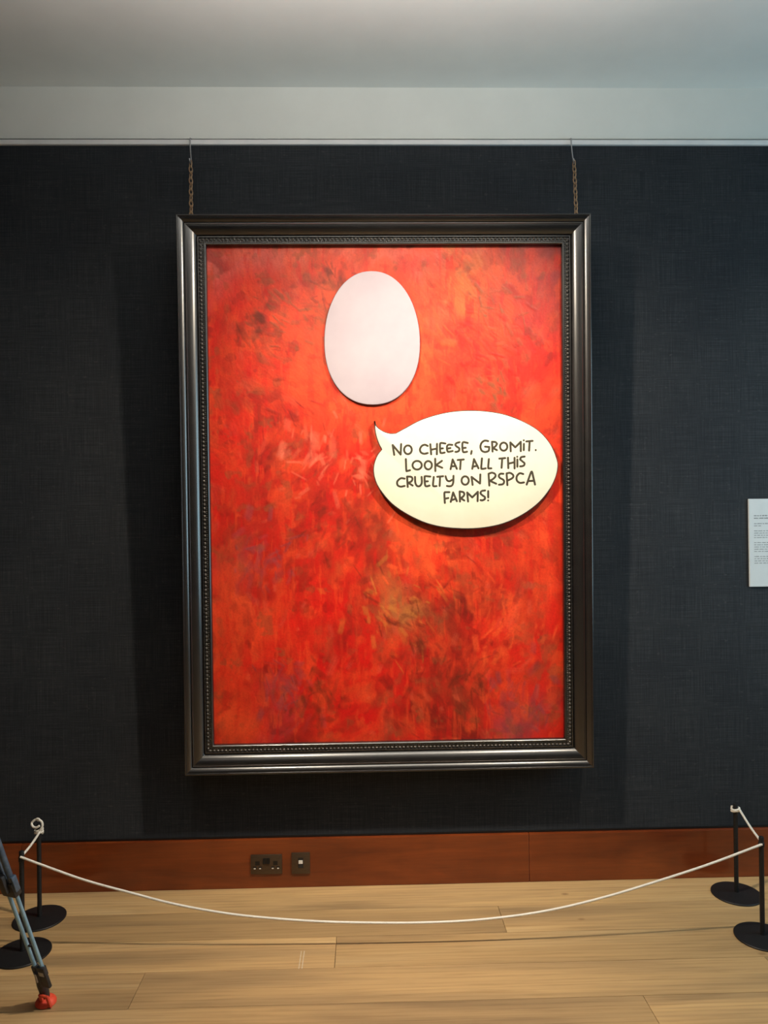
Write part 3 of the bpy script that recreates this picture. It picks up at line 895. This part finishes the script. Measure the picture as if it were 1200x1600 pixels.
# ------------------------------------------------------------------ wall label at the right edge
lb = tag(empty('wall_label', (1.8302, 0.0, 1.3785)), 'white printed information panel on the dark wall at the right edge', 'sign')
MB().box(0, 0.297, -0.010, -0.0005, 0, 0.42, 0.0012).build('panel', M['label'], lb)
r3 = random.Random(7)
z = 0.42 - 0.083
rows = [(1, 0.20), (1, 0.235), (0, 0), (2, 0.24), (2, 0.03), (0, 0), (2, .25), (2, .24), (2, .25), (2, .24), (0, 0), (2, .25), (2, .25), (2, .24), (2, .25), (2, .24), (0, 0), (2, .24), (2, .25), (2, .25), (2, .25)]
for kind, ln in rows:
    if kind == 0:
        z -= 0.0135
        continue
    mb = MB()
    x = 0.024
    while x < 0.024 + ln:
        w = r3.uniform(0.006, 0.024)
        h = 0.0048 if kind == 1 else 0.0036
        # each word as a short run of upright letter strokes
        q = x
        while q < x + w:
            mb.box(q, q + (0.0019 if kind == 1 else 0.0012), -0.0103, -0.0098, z, z + h * r3.uniform(0.72, 1.15))
            q += 0.0027 if kind == 1 else 0.0024
        mb.box(x, x + w, -0.0102, -0.0098, z + h * 0.35, z + h * 0.62)
        x += w + 0.0045
    mb.build('printed_line', M['print'], lb)
    z -= 0.0119 if kind == 1 else 0.0106

# ------------------------------------------------------------------ barrier posts and cord
SH, SR = 0.405, 0.1085


def stanchion(x, y, label, top_extra=0.0, proto=[None]):
    root = tag(empty('barrier_post', (x, y, 0)), label, 'post', 'low black barrier posts')
    if proto[0] is None:
        b = MB().lathe([(SR - 0.001, 0.0), (SR, 0.001), (SR, 0.005), (SR - 0.002, 0.007), (SR * 0.6, 0.0095), (0.02, 0.0115), (0.0145, 0.0125)], n=64).build('base', M['black'], root, 30)
        p = MB().lathe([(0.0095, 0.0095), (0.0095, SH - 0.002)], n=24).build('pole', M['black'], root, 40)
        c = MB().lathe([(0.0098, SH - 0.036), (0.0118, SH - 0.034), (0.0118, SH - 0.018), (0.0098, SH - 0.016), (0.0098, SH + 0.002), (0.0085, SH + 0.006), (0.003, SH + 0.007)], n=24).build('cap', M['black'], root, 40)
        proto[0] = (b, p, c)
    else:
        for s in proto[0]:
            o = s.copy()
            COL.objects.link(o)
            o.parent = root
    return root


RB, RF, LB, LF = (1.6636, -0.1771), (1.5987, -0.5219), (-1.4401, -0.2436), (-1.3964, -0.5034)
stanchion(*RB, 'black barrier post close to the skirting at the right, cord knotted round its top')
stanchion(*RF, 'black barrier post nearer the viewer at the right edge')
stanchion(*LB, 'black barrier post close to the skirting at the left, cord looped above its top')
stanchion(*LF, 'black barrier post nearer the viewer at the left, partly behind the tripod leg')

rope = tag(empty('elastic_rope', (0.1, -0.51, 0)), 'thin white elastic cord sagging between the four black barrier posts', 'cord')
RL = lambda p: (p[0] - 0.1, p[1] + 0.51, p[2])
front = [(-1.3976, .391), (-1.3093, .3559), (-1.1416, .2924), (-.9538, .2368), (-.8011, .1935), (-.6326, .1575), (-.461, .1315), (-.2039, .1075), (.0545, .0965), (.24, .0945), (.4234, .1), (.62, .118), (.7845, .1445), (.95, .182), (1.1007, .2231), (1.3657, .3024), (1.5975, .3835)]
pts = [(x, LF[1] - 0.009 + (RF[1] - LF[1]) * (x - LF[0]) / (RF[0] - LF[0]), zz_) for x, zz_ in front]
MB().tube([RL(p) for p in spline(pts, 4)], 0.0049, 8).build('cord', M['cord'], rope, 60)
CR = 0.0049
for a, b in (((LF[0], LF[1] + 0.004, .3905), (LB[0] + 0.010, LB[1] - 0.0165, .384)), ((RF[0], RF[1] + 0.004, .3905), (RB[0] + 0.012, RB[1] - 0.0165, .389))):
    MB().tube([RL(Vector(a).lerp(Vector(b), k / 8) - Vector((0, 0, 0.006 * math.sin(math.pi * k / 8)))) for k in range(9)], CR, 8).build('cord', M['cord'], rope, 60)


def turns(c, z0, z1, n, r0):
    res = []
    for k in range(int(n * 16) + 1):
        a = 2 * math.pi * k / 16
        res.append((c[0] + r0 * math.cos(a), c[1] + r0 * math.sin(a), z0 + (z1 - z0) * k / (n * 16) + 0.002 * math.sin(a * 1.7)))
    return res


MB().tube([RL(p) for p in turns(LB, .372, .392, 2.2, 0.0155)], CR, 7).build('knot', M['cord'], rope, 60)
MB().tube([RL(p) for p in turns(RB, .376, .394, 2.4, 0.0165)], CR, 7).build('knot', M['cord'], rope, 60)
lx, ly = LB
MB().tube([RL(p) for p in spline([(lx + 0.012, ly - 0.016, .389), (lx + 0.022, ly - 0.014, .412), (lx + 0.016, ly - 0.013, .430), (lx - 0.006, ly - 0.012, .437),
                                 (lx - 0.024, ly - 0.013, .424), (lx - 0.018, ly - 0.018, .410), (lx - 0.002, ly - 0.022, .406), (lx + 0.012, ly - 0.022, .414)], 6)], CR, 8).build('loop', M['cord'], rope, 60)
MB().tube([RL(p) for p in spline([(lx - 0.008, ly - 0.012, .436), (lx, ly - 0.014, .441), (lx + 0.008, ly - 0.014, .438), (lx + 0.002, ly - 0.012, .432)], 5)], CR * 0.95, 8).build('loop_end', M['cord'], rope, 60)

# ------------------------------------------------------------------ tripod at the left edge
HUB = Vector((-1.333, -1.311, 1.45))
tri = tag(empty('tripod', (HUB.x, HUB.y, 0)), 'blue-grey twin-tube tripod leg with an orange-red rubber foot at the left edge', 'tripod')
foot_dir = Vector((0.182, 0.466, 0)).normalized()
ANG0 = math.atan2(foot_dir.y, foot_dir.x)


def leg_parts():
    """leg in local space: hub axis at the origin, foot out along +x"""
    out = 0.5003
    top, bot = Vector((0.0, 0, 1.45)), Vector((out, 0, 0.05))
    ax = (bot - top).normalized()
    side = Vector((0, 1, 0))
    nrm = ax.cross(side).normalized()
    fr = Matrix((side, nrm, -ax)).transposed()      # columns: side, normal, up along the leg
    at = lambda t: top + (bot - top) * t
    sp = 0.0175
    P = {}
    res = []
    up = MB()
    for s in (-1, 1):
        up.tube([at(0.04) + side * sp * s, at(0.672) + side * sp * s], 0.0105, 14)
    res.append(('leg', up, 'darktube', None))
    for s in (-1, 1):
        res.append(('lower_tube', MB().tube([at(0.64) + side * sp * s, at(0.915) + side * sp * s], 0.0068, 14), 'bluetube', 0))
    # lock clamp where the sections meet
    cl = MB()

    def obox(mbx, c, a, b, h, bev=0.003):
        t = MB().box(-a, a, -b, b, -h, h, bev)
        mbx.add([fr @ Vector(v) + c for v in t.v], t.f)
    obox(cl, at(0.675), 0.030, 0.015, 0.030, 0.005)
    obox(cl, at(0.655) + nrm * -0.018, 0.013, 0.009, 0.036, 0.004)
    res.append(('lock_clamp', cl, 'plastic', 0))
    lv = MB()
    obox(lv, at(0.660) - side * 0.030, 0.006, 0.010, 0.030, 0.003)
    res.append(('lock_lever', lv, 'darktube', 0))
    mid = MB().tube([at(0.85) - side * sp, at(0.85) + side * sp], 0.004, 8)
    res.append(('cross_pin', mid, 'plastic', 0))
    ft = MB()
    for s in (-1, 1):
        obox(ft, at(0.925) + side * sp * s, 0.0085, 0.010, 0.020, 0.003)
    padc = Vector((out + 0.016, 0.026, 0.0))
    jt = padc + Vector((0, 0, 0.022))
    bt = at(0.925)
    MBt = MB().tube([bt + side * 0.004, bt.lerp(jt, 0.5) + side * 0.002, jt], [0.017, 0.019, 0.014], 10)
    ft.add(MBt.v, MBt.f)
    res.append(('foot_bracket', ft, 'plastic', 0))
    pl = MB()
    obox(pl, at(0.938) - side * 0.018 + nrm * -0.006, 0.018, 0.007, 0.046, 0.005)
    res.append(('foot_plate', pl, 'plastic', 0))
    bdg = MB()
    obox(bdg, at(0.925) - side * 0.018 + nrm * -0.0135, 0.011, 0.001, 0.009, 0.0005)
    res.append(('badge', bdg, 'steel', 0))
    sc = MB().tube([at(0.926) + nrm * -0.016 + side * 0.006, at(0.95) + nrm * -0.018 + side * 0.006], 0.003, 8)
    res.append(('spreader_screw', sc, 'steel', 0))
    pad = MB().lathe([(0.033, 0.0), (0.036, 0.003), (0.036, 0.010), (0.031, 0.018), (0.024, 0.024), (0.012, 0.027)], tuple(padc), 28)
    res.append(('rubber_foot', pad, 'orange', 0))
    fl = MB()
    for (a0, a1, b0, b1) in ((-0.021, -0.010, -0.026, 0.026), (0.010, 0.021, -0.026, 0.026), (-0.011, 0.011, -0.026, -0.014), (-0.011, 0.011, 0.018, 0.026)):
        t = MB().box(a0, a1, -0.004, 0.004, b0, b1, 0.001)
        fl.add([fr @ Vector(v) + jt - side * 0.020 + Vector((-0.024, 0, 0.006)) for v in t.v], t.f)
    res.append(('rubber_strap', fl, 'orange', 0))
    return res


protos = None
for k in range(3):
    rot = (0, 0, ANG0 + k * 2 * math.pi / 3)
    if protos is None:
        protos = []
        for nm, mbx, mt, par in leg_parts():
            o = mbx.build(nm, M[mt], tri if par is None else protos[par], 40)
            protos.append(o)
        protos[0].rotation_euler = rot
    else:
        new = []
        for o in protos:
            c = o.copy()
            COL.objects.link(c)
            c.parent = tri if not new else new[0]
            new.append(c)
        new[0].rotation_euler = rot
MB().lathe([(0.03, 1.36), (0.055, 1.39), (0.065, 1.44), (0.065, 1.47), (0.05, 1.485), (0.05, 1.50)], n=32).build('bowl_hub', M['plastic'], tri, 40)
